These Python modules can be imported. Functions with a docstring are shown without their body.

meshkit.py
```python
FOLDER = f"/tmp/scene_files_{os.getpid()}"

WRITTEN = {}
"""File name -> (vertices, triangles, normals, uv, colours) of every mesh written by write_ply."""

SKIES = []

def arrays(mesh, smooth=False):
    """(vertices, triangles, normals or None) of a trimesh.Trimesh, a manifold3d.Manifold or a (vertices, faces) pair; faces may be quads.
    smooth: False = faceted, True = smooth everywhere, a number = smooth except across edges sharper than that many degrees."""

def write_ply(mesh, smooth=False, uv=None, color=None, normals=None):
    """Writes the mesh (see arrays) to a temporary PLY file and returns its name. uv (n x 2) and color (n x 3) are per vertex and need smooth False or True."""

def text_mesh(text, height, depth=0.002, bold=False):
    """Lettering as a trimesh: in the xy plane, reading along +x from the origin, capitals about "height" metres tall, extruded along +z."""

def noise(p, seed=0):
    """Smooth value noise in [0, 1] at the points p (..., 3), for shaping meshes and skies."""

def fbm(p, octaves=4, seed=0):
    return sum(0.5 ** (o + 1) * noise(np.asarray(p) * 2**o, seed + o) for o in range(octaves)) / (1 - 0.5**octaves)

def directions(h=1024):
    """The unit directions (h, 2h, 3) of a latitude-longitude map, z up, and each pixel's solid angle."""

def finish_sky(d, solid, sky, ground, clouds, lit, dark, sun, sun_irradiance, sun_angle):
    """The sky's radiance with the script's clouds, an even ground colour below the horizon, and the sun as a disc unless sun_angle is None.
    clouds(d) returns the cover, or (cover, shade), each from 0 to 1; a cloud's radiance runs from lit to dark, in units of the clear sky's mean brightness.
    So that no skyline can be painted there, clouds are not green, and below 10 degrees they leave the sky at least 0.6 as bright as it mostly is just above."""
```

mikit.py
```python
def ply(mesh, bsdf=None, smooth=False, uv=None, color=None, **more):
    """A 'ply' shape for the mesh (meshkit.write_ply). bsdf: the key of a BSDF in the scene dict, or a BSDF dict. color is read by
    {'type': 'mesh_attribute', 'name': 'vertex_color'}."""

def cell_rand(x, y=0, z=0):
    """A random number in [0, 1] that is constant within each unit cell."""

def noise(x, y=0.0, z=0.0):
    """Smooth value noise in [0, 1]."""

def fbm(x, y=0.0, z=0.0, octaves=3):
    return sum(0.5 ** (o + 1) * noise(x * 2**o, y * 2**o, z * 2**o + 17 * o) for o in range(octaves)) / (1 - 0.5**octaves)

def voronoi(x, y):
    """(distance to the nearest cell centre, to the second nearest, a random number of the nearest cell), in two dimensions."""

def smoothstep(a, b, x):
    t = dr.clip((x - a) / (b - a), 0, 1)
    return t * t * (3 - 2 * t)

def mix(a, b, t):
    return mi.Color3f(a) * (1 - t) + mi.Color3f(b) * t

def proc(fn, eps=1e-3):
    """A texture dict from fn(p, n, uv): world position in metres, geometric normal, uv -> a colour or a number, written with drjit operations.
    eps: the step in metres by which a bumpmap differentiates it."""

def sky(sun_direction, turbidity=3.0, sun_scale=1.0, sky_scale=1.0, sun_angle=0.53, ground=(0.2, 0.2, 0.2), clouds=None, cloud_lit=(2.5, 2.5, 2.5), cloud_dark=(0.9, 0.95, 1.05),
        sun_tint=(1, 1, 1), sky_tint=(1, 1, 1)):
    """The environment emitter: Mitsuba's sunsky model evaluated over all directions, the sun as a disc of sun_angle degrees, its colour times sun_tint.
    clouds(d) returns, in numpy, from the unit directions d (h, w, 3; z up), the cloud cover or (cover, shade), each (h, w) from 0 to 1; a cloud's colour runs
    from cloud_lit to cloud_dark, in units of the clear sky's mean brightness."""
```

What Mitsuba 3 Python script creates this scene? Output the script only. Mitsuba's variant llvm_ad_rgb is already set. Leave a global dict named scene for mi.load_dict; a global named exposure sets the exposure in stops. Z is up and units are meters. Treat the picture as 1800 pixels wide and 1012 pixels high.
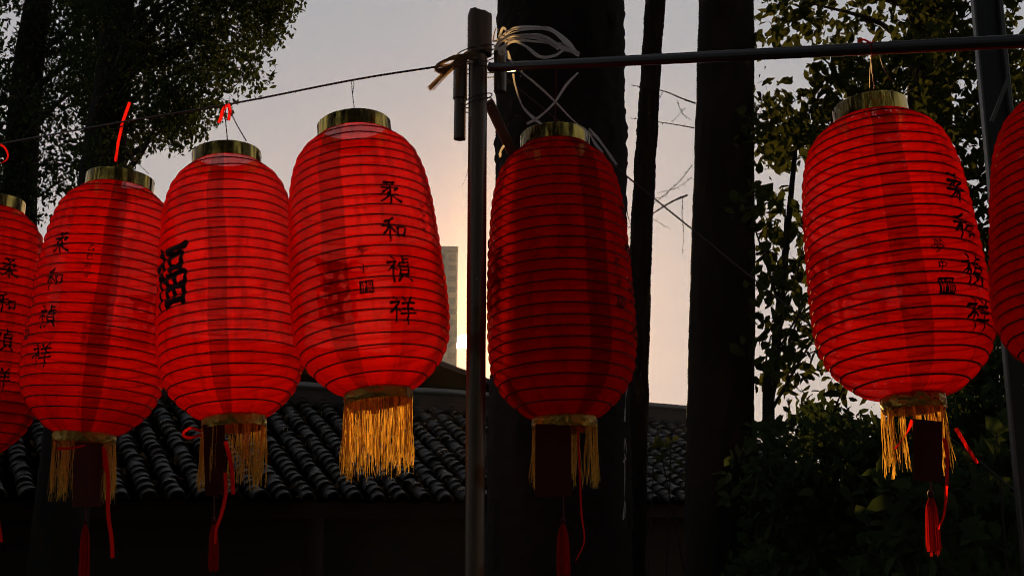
import math
import numpy as np
import drjit as dr
import mitsuba as mi
import trimesh
import shapely
import mikit
import meshkit
from mikit import proc, noise, fbm, smoothstep, mix, cell_rand
from shapely.geometry import Point, Polygon, LineString, MultiPoint
from shapely.ops import unary_union

# ------------------------------------------------------------------ camera, sky, exposure
F = 1930.0                       # focal length in pixels of the 1800 x 1012 photograph
PITCH = math.radians(11.5)
EYE = np.array([0.0, 0.0, 1.7])
FWD = np.array([0, math.cos(PITCH), math.sin(PITCH)])
UP = np.array([0, -math.sin(PITCH), math.cos(PITCH)])
RIGHT = np.array([1.0, 0, 0])


def ray(px, py):
    return FWD + RIGHT * (px - 900) / F + UP * (506 - py) / F


def P(px, py, d):
    """The point at distance d (along y) that stands at a pixel of the photograph."""
    r = ray(px, py)
    return EYE + r * d / r[1]


def pix(p):
    q = np.asarray(p) - EYE
    z = q @ FWD
    return np.stack([900 + F * (q @ RIGHT) / z, 506 - F * (q @ UP) / z], -1)


SUN = ray(814.5, 602)
SUN = SUN / np.linalg.norm(SUN)


def evening_veil(d):
    """Thin high haze: thick towards the sun, where it scatters light forward, thinning out away from it; pink low down and near the sun, grey above."""
    c = np.clip(d @ SUN, -1, 1)
    ang = np.degrees(np.arccos(c))
    el = np.degrees(np.arcsin(np.clip(d[..., 2], -1, 1)))
    n = meshkit.fbm(d * np.array([3.0, 3.0, 9.0]) + 3.1, 4, 5) - 0.5
    cover = 0.97 - 0.62 * np.clip((ang - 30) / 70, 0, 1) + 0.10 * n
    shade = np.clip(1 - np.exp(-ang / 4.2) - 0.055 * np.exp(-el / 9) * np.exp(-ang / 40) + 0.05 * n, 0, 1)
    return cover, shade


exposure = 1.3
scene, labels = {}, {}
scene['camera'] = {'type': 'perspective', 'fov': 50.0, 'fov_axis': 'x', 'near_clip': 0.05, 'far_clip': 2000.0,
                   'to_world': mi.ScalarTransform4f().look_at(origin=EYE.tolist(), target=(EYE + FWD).tolist(), up=[0, 0, 1]),
                   'medium': {'type': 'ref', 'id': 'haze_air'}}
scene['sky'] = mikit.sky(SUN.tolist(), turbidity=3.0, sun_scale=3.3, sky_scale=1.0, sun_angle=0.54, ground=(0.12, 0.1, 0.08),
                         clouds=evening_veil, cloud_lit=(24.0, 12.2, 6.0), cloud_dark=(3.35, 3.52, 3.82))
HAZE_LO, HAZE_HI = np.array([-226, -66, -3.0]), np.array([226, 356, 83.0])
scene['haze_air'] = {'type': 'homogeneous', 'albedo': {'type': 'rgb', 'value': [0.95, 0.95, 0.95]}, 'sigma_t': 0.00012,
                     'phase': {'type': 'hg', 'g': 0.6}}

# ------------------------------------------------------------------ helpers
used = set()


def key_of(name):
    if name not in used:
        used.add(name)
        return name
    k = 1
    while f'{name}_{k:03d}' in used:
        k += 1
    used.add(f'{name}_{k:03d}')
    return f'{name}_{k:03d}'


def add(name, mesh, bsdf, smooth=30, parent=None, uv=None, **tags):
    k = key_of(f'{parent}__{name}' if parent else name)
    scene[k] = mikit.ply(mesh, bsdf, smooth=smooth, uv=uv)
    if tags:
        labels[k] = tags
    return k


def thing(name, label, category, group=None):
    k = key_of(name)
    labels[k] = {'label': label, 'category': category}
    if group:
        labels[k]['group'] = group
    return k


def tri(v, f):
    return trimesh.Trimesh(np.asarray(v, float), np.asarray(f, int), process=False)


def cat(ms):
    return trimesh.util.concatenate([tri(*m) if isinstance(m, tuple) else m for m in ms])


def grid_faces(n, m, wrap=False):
    """Faces of an n x m grid of vertices; wrap joins the last column to the first."""
    i, j = np.meshgrid(np.arange(n - 1), np.arange(m if wrap else m - 1), indexing='ij')
    k = (j + 1) % m
    a, b, c, d = i * m + j, i * m + k, (i + 1) * m + k, (i + 1) * m + j
    return np.concatenate([np.stack([a, b, c], -1).reshape(-1, 3), np.stack([a, c, d], -1).reshape(-1, 3)])


def frames(p):
    t = np.gradient(p, axis=0)
    t /= np.linalg.norm(t, axis=1, keepdims=True) + 1e-12
    ref = np.array([0, 0, 1.0]) if abs(t[0] @ [0, 0, 1]) < 0.9 else np.array([0, 1.0, 0])
    a = np.zeros_like(p)
    for i in range(len(p)):
        v = ref - (ref @ t[i]) * t[i]
        a[i] = v / (np.linalg.norm(v) + 1e-12)
        ref = a[i]
    return t, a, np.cross(t, a)


def tube(points, radii, sides=6, caps=True, closed=False):
    p = np.asarray(points, float)
    r = np.broadcast_to(np.asarray(radii, float), (len(p),))
    t, a, b = frames(p)
    if closed:
        t = np.roll(p, -1, 0) - np.roll(p, 1, 0)
        t /= np.linalg.norm(t, axis=1, keepdims=True)
    g = np.arange(sides) * 2 * np.pi / sides
    v = p[:, None] + r[:, None, None] * (np.cos(g)[None, :, None] * a[:, None] + np.sin(g)[None, :, None] * b[:, None])
    v = v.reshape(-1, 3)
    f = grid_faces(len(p), sides, True)
    if caps:
        n = len(v)
        v = np.vstack([v, p[0], p[-1]])
        j = np.arange(sides)
        k = (j + 1) % sides
        e = (len(p) - 1) * sides
        f = np.vstack([f, np.stack([k, j, j * 0 + n], 1), np.stack([e + j, e + k, j * 0 + n + 1], 1)])
    return tri(v, f)


def spline(pts, n):
    """Catmull-Rom through the points."""
    p = np.asarray(pts, float)
    p = np.vstack([2 * p[0] - p[1], p, 2 * p[-1] - p[-2]])
    s = np.linspace(0, len(p) - 3 - 1e-9, n)
    i = s.astype(int)
    t = (s - i)[:, None]
    a, b, c, d = p[i], p[i + 1], p[i + 2], p[i + 3]
    return 0.5 * (2 * b + (c - a) * t + (2 * a - 5 * b + 4 * c - d) * t**2 + (3 * b - a - 3 * c + d) * t**3)


def box(center, size, rot=None, bevel=0.0):
    s = np.asarray(size, float) / 2
    if bevel:
        import manifold3d as m3
        pts = []
        for sx in (-1, 1):
            for sy in (-1, 1):
                for sz in (-1, 1):
                    c = np.array([sx, sy, sz]) * s
                    for ax in range(3):
                        q = c - np.array([sx, sy, sz]) * bevel
                        q[ax] = c[ax]
                        pts.append(q)
        m = m3.Manifold.hull_points(np.array(pts)).to_mesh()
        v, f = np.array(m.vert_properties[:, :3]), np.array(m.tri_verts)
    else:
        b = trimesh.creation.box(2 * s)
        v, f = np.array(b.vertices), np.array(b.faces)
    if rot is not None:
        v = v @ np.asarray(rot).T
    return tri(v + np.asarray(center), f)


def strip(points, width, normals=None, twist=None, thick=0.0006):
    """A flat ribbon along the points: two faces thick apart."""
    p = np.asarray(points, float)
    t = np.gradient(p, axis=0)
    t /= np.linalg.norm(t, axis=1, keepdims=True) + 1e-12
    nrm = np.broadcast_to(np.array([0, -1.0, 0]) if normals is None else normals, p.shape)
    side = np.cross(t, nrm)
    side /= np.linalg.norm(side, axis=1, keepdims=True) + 1e-9
    nn = np.cross(side, t)
    if twist is not None:
        c, s = np.cos(twist)[:, None], np.sin(twist)[:, None]
        side, nn = side * c + nn * s, nn * c - side * s
    w = np.broadcast_to(np.asarray(width, float), (len(p),))[:, None] / 2
    v = np.stack([p - side * w, p, p + side * w], 1)
    v[:, 1] += nn * w * 0.25
    v = v.reshape(-1, 3)
    return tri(v, grid_faces(len(p), 3))


def two(b):
    return {'type': 'twosided', 'bsdf': b}


def rgb(*c):
    return {'type': 'rgb', 'value': list(c)}


def principled(color, rough=0.6, **k):
    c = color if isinstance(color, dict) else rgb(*color)
    return {'type': 'principled', 'base_color': c, 'roughness': rough, **k}


# ------------------------------------------------------------------ materials
def cloth_fn(p, n, uv):
    u = uv.x + 0.004 * (noise(uv.y * 9, 3.0) - 0.5)
    seam = mi.Float(0)
    for c, w in ((0.125, 0.021), (0.375, 0.024), (0.625, 0.019), (0.875, 0.025)):
        d = dr.abs(u - c - 0.006 * (noise(uv.y * 4, c * 50) - 0.5))
        seam = dr.maximum(seam, 1 - smoothstep(w, w + 0.0025, d))
    blotch = fbm(uv.x * 26, uv.y * 14, 2.0, 3)
    weave = noise(uv.x * 900, uv.y * 60) * 0.5 + noise(uv.x * 120, uv.y * 700) * 0.5
    panel = cell_rand(uv.x * 4 + 0.5, 3.0)
    crease = smoothstep(0.50, 0.72, fbm(uv.x * 60 + 0.6 * noise(uv.y * 30, uv.x * 20), uv.y * 5, 7.0, 3))
    dust = smoothstep(0.45, 0.8, fbm(uv.x * 9, uv.y * 6, 11.0, 4))
    t = (1 - 0.52 * seam) * (0.78 + 0.40 * blotch) * (0.90 + 0.2 * weave) * (0.86 + 0.14 * panel) * (1 - 0.22 * crease) * (1 - 0.25 * dust)
    return mi.Color3f(0.80 * t, 0.012 * t, 0.006 * t)


def mat(name, d):
    scene[name] = d
    return name


mat('cloth', {'type': 'mask', 'opacity': 0.91, 'bsdf': {
    'type': 'principledthin', 'base_color': proc(cloth_fn), 'roughness': 0.55, 'diff_trans': 1.9, 'eta': 1.3}})
mat('rib_wire', principled((0.06, 0.004, 0.003), 0.8))
mat('ink', principled((0.030, 0.004, 0.004), 0.85, specular=0.2))


def foil_h(p, n, uv):
    return 0.0016 * noise(p.x * 90, p.y * 90, p.z * 3) + 0.0008 * noise(p.x * 300, p.y * 300, p.z * 40)


def foil_reflection_c(p, n, uv):
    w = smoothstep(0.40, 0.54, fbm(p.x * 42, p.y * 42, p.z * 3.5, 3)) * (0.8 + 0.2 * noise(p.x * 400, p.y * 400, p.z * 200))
    return mix((0.70, 0.47, 0.10), (0.05, 0.03, 0.014), w)  # bright and dark reflection streaks painted into the foil colour


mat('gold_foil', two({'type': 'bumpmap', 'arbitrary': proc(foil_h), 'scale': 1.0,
                      'bsdf': principled(proc(foil_reflection_c), 0.10, metallic=0.95)}))


def crinkle_h(p, n, uv):
    return 0.004 * noise(p.x * 120, p.y * 120, p.z * 120) + 0.002 * noise(p.x * 310, p.y * 310, p.z * 310)


mat('gold_tinsel', two({'type': 'bumpmap', 'arbitrary': proc(crinkle_h), 'scale': 1.0,
                        'bsdf': principled((0.42, 0.25, 0.045), 0.15, metallic=0.9)}))
mat('gold_thread', {'type': 'principledthin', 'base_color': rgb(0.72, 0.42, 0.07), 'roughness': 0.35, 'diff_trans': 1.0, 'eta': 1.4})
mat('red_plastic', {'type': 'principledthin', 'base_color': rgb(0.80, 0.015, 0.012), 'roughness': 0.3, 'diff_trans': 1.1, 'eta': 1.4})
mat('red_card', principled((0.06, 0.004, 0.003), 0.6, specular=0.2))
mat('red_thread', {'type': 'principledthin', 'base_color': rgb(0.5, 0.012, 0.012), 'roughness': 0.5, 'diff_trans': 0.8, 'eta': 1.4})
mat('dark_wire', principled((0.05, 0.045, 0.045), 0.5, metallic=0.4))
mat('red_cord', principled((0.16, 0.01, 0.01), 0.6))


def steel_c(p, n, uv):
    w = fbm(p.x * 60, p.y * 60, p.z * 5, 3)
    rust = smoothstep(0.6, 0.75, fbm(p.x * 14, p.y * 14, p.z * 9, 3))
    return mix(mix((0.17, 0.125, 0.10), (0.08, 0.06, 0.05), w), (0.09, 0.035, 0.015), rust)


mat('pipe_steel', principled(proc(steel_c), 0.34, metallic=0.75))
mat('bar_steel', principled((0.055, 0.05, 0.05), 0.3, metallic=0.7))


def wood_c(p, n, uv):
    g = fbm(p.x * 120, p.y * 120, p.z * 6, 3)
    return mix((0.16, 0.10, 0.075), (0.07, 0.045, 0.035), g)


mat('old_wood', principled(proc(wood_c), 0.8))
mat('raffia', {'type': 'principledthin', 'base_color': rgb(0.20, 0.12, 0.065), 'roughness': 0.6, 'diff_trans': 0.8, 'eta': 1.3})
mat('white_film', {'type': 'principledthin', 'base_color': rgb(0.52, 0.49, 0.48), 'roughness': 0.35, 'diff_trans': 1.0, 'eta': 1.35})


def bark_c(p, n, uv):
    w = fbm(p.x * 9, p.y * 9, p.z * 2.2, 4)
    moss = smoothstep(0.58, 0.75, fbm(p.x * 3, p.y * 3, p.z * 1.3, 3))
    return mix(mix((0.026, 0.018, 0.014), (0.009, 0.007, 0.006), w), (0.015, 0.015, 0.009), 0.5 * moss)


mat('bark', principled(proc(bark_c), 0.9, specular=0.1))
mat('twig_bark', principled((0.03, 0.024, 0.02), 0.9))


def leaf_c(a, b):
    def fn(p, n, uv):
        return mix(a, b, noise(p.x * 17, p.y * 17, p.z * 17))
    return fn


mat('leaf_small', {'type': 'principledthin', 'base_color': proc(leaf_c((0.045, 0.06, 0.018), (0.03, 0.045, 0.015))), 'roughness': 0.45, 'diff_trans': 0.6, 'eta': 1.4})
mat('leaf_broad', {'type': 'principledthin', 'base_color': proc(leaf_c((0.07, 0.075, 0.018), (0.028, 0.04, 0.012))), 'roughness': 0.42, 'diff_trans': 0.65, 'eta': 1.4})
mat('leaf_shrub', {'type': 'principledthin', 'base_color': proc(leaf_c((0.05, 0.075, 0.025), (0.035, 0.05, 0.02))), 'roughness': 0.3, 'diff_trans': 0.6, 'eta': 1.45})


mat('leaf_litter', {'type': 'principledthin', 'base_color': rgb(0.10, 0.06, 0.03), 'roughness': 0.6, 'diff_trans': 0.4, 'eta': 1.4})


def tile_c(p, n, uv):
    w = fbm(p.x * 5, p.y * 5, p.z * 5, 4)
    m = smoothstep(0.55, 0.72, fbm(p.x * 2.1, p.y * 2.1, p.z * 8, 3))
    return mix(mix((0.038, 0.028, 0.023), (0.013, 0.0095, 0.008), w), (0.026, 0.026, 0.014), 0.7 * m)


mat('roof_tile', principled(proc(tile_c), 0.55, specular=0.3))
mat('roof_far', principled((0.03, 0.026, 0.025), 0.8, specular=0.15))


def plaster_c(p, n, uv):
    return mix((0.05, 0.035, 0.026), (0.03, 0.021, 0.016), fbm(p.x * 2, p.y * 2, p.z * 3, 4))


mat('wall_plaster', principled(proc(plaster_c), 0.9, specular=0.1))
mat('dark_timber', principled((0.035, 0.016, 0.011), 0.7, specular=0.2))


def soil_c(p, n, uv):
    return mix((0.075, 0.06, 0.045), (0.045, 0.045, 0.03), fbm(p.x * 0.7, p.y * 0.7, 0.0, 4))


mat('soil', two(principled(proc(soil_c), 0.95)))
mat('concrete', principled((0.55, 0.48, 0.43), 0.8))
mat('tower_glass', principled((0.36, 0.31, 0.28), 0.3))
mat('column_paint', principled((0.02, 0.02, 0.021), 0.4, metallic=0.3))
mat('column_edge', principled((0.10, 0.098, 0.095), 0.4, metallic=0.4))

# ------------------------------------------------------------------ ground and air


def ground_z(x, y):
    s = np.clip((np.asarray(y, float) - 3.3) / 4.0, 0, 1)
    z = -0.95 * s * s * (3 - 2 * s)
    q = np.stack([np.asarray(x, float) * 0.5, np.asarray(y, float) * 0.5, np.zeros_like(z)], -1)
    return z + 0.06 * (meshkit.fbm(q, 3, 2) - 0.5)


gx = np.concatenate([np.linspace(-220, -20, 13)[:-1], np.linspace(-20, 20, 61), np.linspace(20, 220, 13)[1:]])
gy = np.concatenate([np.linspace(-60, -8, 6)[:-1], np.linspace(-8, 24, 65), np.linspace(24, 350, 14)[1:]])
GX, GY = np.meshgrid(gx, gy)
add('ground', (np.stack([GX, GY, ground_z(GX, GY)], -1).reshape(-1, 3), grid_faces(len(gy), len(gx))), 'soil', True,
    kind='structure', label='dark trodden earth sloping down from the lanterns to the tiled hall', category='ground')

# ------------------------------------------------------------------ tiled hall and the darker hall behind it
PHI, SL = math.radians(32), math.radians(27)
U3 = np.array([math.cos(PHI), math.sin(PHI), 0])
V3 = np.array([math.sin(PHI) * math.cos(SL), -math.cos(PHI) * math.cos(SL), -math.sin(SL)])   # down the slope
N3 = np.cross(U3, -V3)
N3 = N3 * np.sign(N3[2])
E0 = P(840, 880, 9.5)


def along(px, base):
    """How far along U3 the line through base crosses the picture column px."""
    a, b = -12.0, 14.0
    for _ in range(50):
        m = (a + b) / 2
        if pix(base + U3 * m)[0] < px:
            a = m
        else:
            b = m
    return a


RUN = 1.5
for _ in range(60):                       # the slope length that brings the ridge where the photograph has it
    top = E0 - V3 * RUN
    y = pix(top + U3 * along(840, top))[1]
    RUN += (y - 722) * 0.004
S0, S1 = along(-190, E0), along(1490, E0)
NCOL = int((S1 - S0) / 0.2)
PITCHU = (S1 - S0) / NCOL
NROW = 24
rng = np.random.default_rng(11)
hall = thing('tiled_hall', 'low hall with a grey barrel tiled roof running behind the hanging lanterns', 'building')
# the pan course: a rippled sheet below the cover tiles
mu = np.linspace(S0 - 0.1, S1 + 0.1, NCOL * 6 + 1)
mv = np.linspace(-RUN, 0.03, 50)
A, B = np.meshgrid(mu, mv)
dip = -0.02 * (0.5 + 0.5 * np.cos((A - S0) / PITCHU * 2 * np.pi + np.pi)) + 0.012 * (1 - ((B / RUN * NROW) % 1.0))
V = E0 + A[..., None] * U3 + B[..., None] * V3 + dip[..., None] * N3
add('pan_course', (V.reshape(-1, 3), grid_faces(len(mv), len(mu))), 'roof_tile', True, hall, kind='stuff')
# cover tiles: tapered half barrels, each overlapping the next one down
TL = RUN / NROW
cols = []
for c in range(NCOL + 1):
    bow = 0.012 * math.sin(c * 2.1)
    for r in range(NROW):
        cols.append((c, r))
cols = np.array(cols)
seg = 8
g = np.linspace(0, np.pi, seg)
tiles = []
for c, r in cols:
    u = S0 + c * PITCHU + rng.normal(0, 0.004)
    v0 = -RUN + r * TL
    k = rng.uniform(0.90, 1.09)
    skew = rng.normal(0, 0.010)
    if rng.random() < 0.05:                # a slipped tile
        v0 += rng.uniform(0.01, 0.035)
        u += rng.normal(0, 0.012)
        skew += rng.normal(0, 0.03)
    r0, r1, r2 = 0.058 * k, 0.069 * k, 0.056 * k
    lift = rng.normal(0.0, 0.005)
    rings = []
    for vv, rad, hh in ((v0 - 0.01, r0, 0.0), (v0 + TL * 1.06, r1, 0.010 + lift), (v0 + TL * 1.06, r2, 0.006 + lift)):
        rings.append(E0 + (u + skew * (vv - v0) / TL)[None, None] * U3 * 1.0 if False else
                     E0 + (u + skew * (vv - v0) / TL + rad * np.cos(g))[:, None] * U3 + vv * V3 + (hh + rad * 0.95 * np.sin(g))[:, None] * N3)
    tiles.append(np.concatenate(rings))
tiles = np.array(tiles)
tf = grid_faces(3, seg)
cen = pix(tiles.mean(1))
dist = tiles.mean(1)[:, 1]
seen = (cen[:, 0] > 0) & (cen[:, 0] < 1215) & (cen[:, 1] > 690)
order = np.argsort(np.where(seen, dist, dist + 100))
for i in order[:300]:
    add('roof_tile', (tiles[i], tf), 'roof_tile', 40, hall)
rest = tiles[order[300:]]
add('far_roof_tiles', (rest.reshape(-1, 3), (tf[None] + (np.arange(len(rest)) * 3 * seg)[:, None, None]).reshape(-1, 3)), 'roof_tile', False, hall, kind='stuff')
# fallen leaves caught in the channels
lr = np.random.default_rng(77)
lp = np.array([E0 + (S0 + (lr.integers(0, NCOL) + 0.5 + lr.normal(0, 0.12)) * PITCHU) * U3 - lr.uniform(0, RUN) * V3 + 0.02 * N3 for _ in range(700)])
LITTER = lp
# ridge: stacked courses with a rounded cap
ridge0 = E0 - V3 * RUN
sec = [(-0.11, -0.04), (-0.11, 0.05), (-0.085, 0.055), (-0.085, 0.12), (-0.10, 0.125), (-0.10, 0.15), (-0.05, 0.19), (0, 0.2), (0.05, 0.19), (0.10, 0.15),
       (0.10, 0.125), (0.085, 0.12), (0.085, 0.055), (0.11, 0.05), (0.11, -0.04)]
ss = np.linspace(S0 - 0.15, S1 + 0.15, 60)
H3 = np.array([math.sin(PHI), -math.cos(PHI), 0])
Z3 = np.array([0, 0, 1.0])
V = np.array([[ridge0 + s * U3 + a * H3 + (b + 0.012 * math.sin(s * 2.3)) * Z3 for a, b in sec] for s in ss])
add('ridge', (V.reshape(-1, 3), grid_faces(len(ss), len(sec))), 'roof_tile', 35, hall)
B3 = np.array([-V3[0], -V3[1], V3[2]])          # the slope on the far side
V = np.array([ridge0 + S0 * U3, ridge0 + S1 * U3, ridge0 + S1 * U3 + B3 * RUN, ridge0 + S0 * U3 + B3 * RUN])
add('rear_slope', (V, [[0, 1, 2], [0, 2, 3]]), 'roof_far', False, hall)


def slab(s, e, off, z0, z1, thick):
    """An upright panel along U3 from s to e, set back from the eave by off."""
    o = E0 * [1, 1, 0] - H3 * off
    a, b = o + U3 * s, o + U3 * e
    v = [a, b, b - H3 * thick, a - H3 * thick]
    v = [q * [1, 1, 0] + [0, 0, z] for z in (z0, z1) for q in v]
    return tri(v, [[0, 1, 5], [0, 5, 4], [1, 2, 6], [1, 6, 5], [2, 3, 7], [2, 7, 6], [3, 0, 4], [3, 4, 7], [4, 5, 6], [4, 6, 7], [0, 2, 1], [0, 3, 2]])


ez = E0[2]
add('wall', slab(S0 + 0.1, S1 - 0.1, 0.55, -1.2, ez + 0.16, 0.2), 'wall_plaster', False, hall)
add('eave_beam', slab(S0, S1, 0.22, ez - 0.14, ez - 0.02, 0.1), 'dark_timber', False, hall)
for s in np.arange(S0 + 0.6, S1, 2.4):
    b = E0 * [1, 1, 0] - H3 * 0.27 + U3 * s
    c = trimesh.creation.cylinder(0.08, ez + 1.06, sections=18)
    c.apply_translation(b + [0, 0, (ez + 1.06) / 2 - 1.2])
    add('column', c, 'dark_timber', 40, hall)

# the hall behind: hipped roof whose right end falls away below the sun
back = thing('rear_hall', 'larger dark hall rising behind the tiled roof, its hip falling away under the sun', 'building')
r1 = P(764, 640, 17.0)
r0 = r1 - U3 * 12
d1 = P(1085, 762, 15.5)
zb = d1[2]
low = [r0 * [1, 1, 0] + H3 * 3.2 - U3 * 0.5 + [0, 0, zb], d1, d1 - H3 * 6.4 + [0, 0, 0], r0 * [1, 1, 0] - H3 * 3.2 + [0, 0, zb]]
lf = low[0]
# front slope as ribbed rows so that it reads as tile from the side as well
nv, nu = 40, 240
tt, uu = np.meshgrid(np.linspace(0, 1, nv), np.linspace(0, 1, nu), indexing='ij')
topl = r0 + (r1 - r0) * uu[..., None]
botl = low[0] + (d1 - low[0]) * uu[..., None]
V = topl + (botl - topl) * tt[..., None] + (0.03 * np.abs(np.sin(uu * np.pi * 70)))[..., None] * Z3
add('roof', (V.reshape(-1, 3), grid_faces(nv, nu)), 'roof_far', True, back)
add('roof_hip', ([r1, d1, low[2]], [[0, 1, 2]]), 'roof_far', False, back)
add('roof_rear', ([r0, r1, low[2], low[3]], [[0, 1, 2], [0, 2, 3]]), 'roof_far', False, back)
add('ridge_cap', tube([r0 + [0, 0, 0.02], r1 + [0, 0, 0.02]], 0.09, 8), 'roof_far', 40, back)
add('hip_cap', tube([r1 + [0, 0, 0.02], d1 + [0, 0, 0.02]], 0.07, 8), 'roof_far', 40, back)
w0, w1 = low[0] * [1, 1, 0] - H3 * 0.5, d1 * [1, 1, 0] - H3 * 0.5 - U3 * 0.5
w2, w3 = w1 - H3 * 5.2, w0 - H3 * 5.2
v = [q * [1, 1, 0] + [0, 0, z] for z in (-1.2, zb + 0.15) for q in (w0, w1, w2, w3)]
add('wall', (v, [[0, 1, 5], [0, 5, 4], [1, 2, 6], [1, 6, 5], [2, 3, 7], [2, 7, 6], [3, 0, 4], [3, 4, 7]]), 'wall_plaster', False, back)

# ------------------------------------------------------------------ far tower block
tower = thing('tower_block', 'distant hazy grey high rise with window bands beside the setting sun', 'building')
TD = 320.0
tl, tr = P(690, 434, TD), P(805, 434, TD)
wid = tr[0] - tl[0]
tz = tl[2]
TA = math.atan2(-tr[0], tr[1]) + 0.02          # turned so that its right flank runs straight away from the street
TX, TY = np.array([math.cos(TA), math.sin(TA), 0]), np.array([-math.sin(TA), math.cos(TA), 0])
TR = np.stack([TX, TY, [0, 0, 1]], 1)
tcorner = tr * [1, 1, 0]


def tbox(u0, u1, v0, v1, z0, z1):
    c = tcorner - TX * (u0 + u1) / 2 + TY * (v0 + v1) / 2 + [0, 0, (z0 + z1) / 2]
    return box(c, [abs(u1 - u0), abs(v1 - v0), z1 - z0], TR)


add('wall', tbox(0, wid, 0, 24, -2, tz), 'concrete', False, tower)
add('parapet', tbox(-0.1, wid + 0.3, -0.3, 24.3, tz - 1.2, tz + 0.1), 'concrete', False, tower)
add('roof_mast', tbox(2.6, 2.75, 8, 8.15, tz, tz + 2.2), 'dark_wire', False, tower)
for fl in range(int((tz - 10) / 3.3)):
    z = tz - 4.0 - fl * 3.3
    for kx in range(6):
        u = wid * (kx + 0.5) / 6
        add('window', tbox(u - 1.1, u + 1.1, -0.05, 0.3, z, z + 1.7), 'tower_glass', False, tower)
        add('sill', tbox(u - 1.25, u + 1.25, -0.22, 0.2, z - 0.3, z - 0.08), 'concrete', False, tower)

# ------------------------------------------------------------------ trees
def trunk_mesh(pts, radii, seed, n=420, sides=84, amp=0.012, freq=(9, 3.0)):
    p = spline(pts, n)
    r = np.interp(np.linspace(0, 1, n), np.linspace(0, 1, len(radii)), radii)
    g = np.arange(sides) * 2 * np.pi / sides
    q = np.stack([np.cos(g)[None] * freq[0] * 0.5 + p[:, :1] * 0, np.sin(g)[None] * freq[0] * 0.5 + p[:, :1] * 0, p[:, 2:3] * freq[1] + g[None] * 0], -1)
    d = (meshkit.fbm(q, 4, seed) - 0.5) * 2 * amp + (meshkit.fbm(q * [3, 3, 7], 3, seed + 9) - 0.5) * 1.6 * amp
    rr = r[:, None] + d
    V = p[:, None] + rr[..., None] * np.stack([np.cos(g), np.sin(g), 0 * g], -1)[None]
    return tri(V.reshape(-1, 3), grid_faces(n, sides, True))


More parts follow.
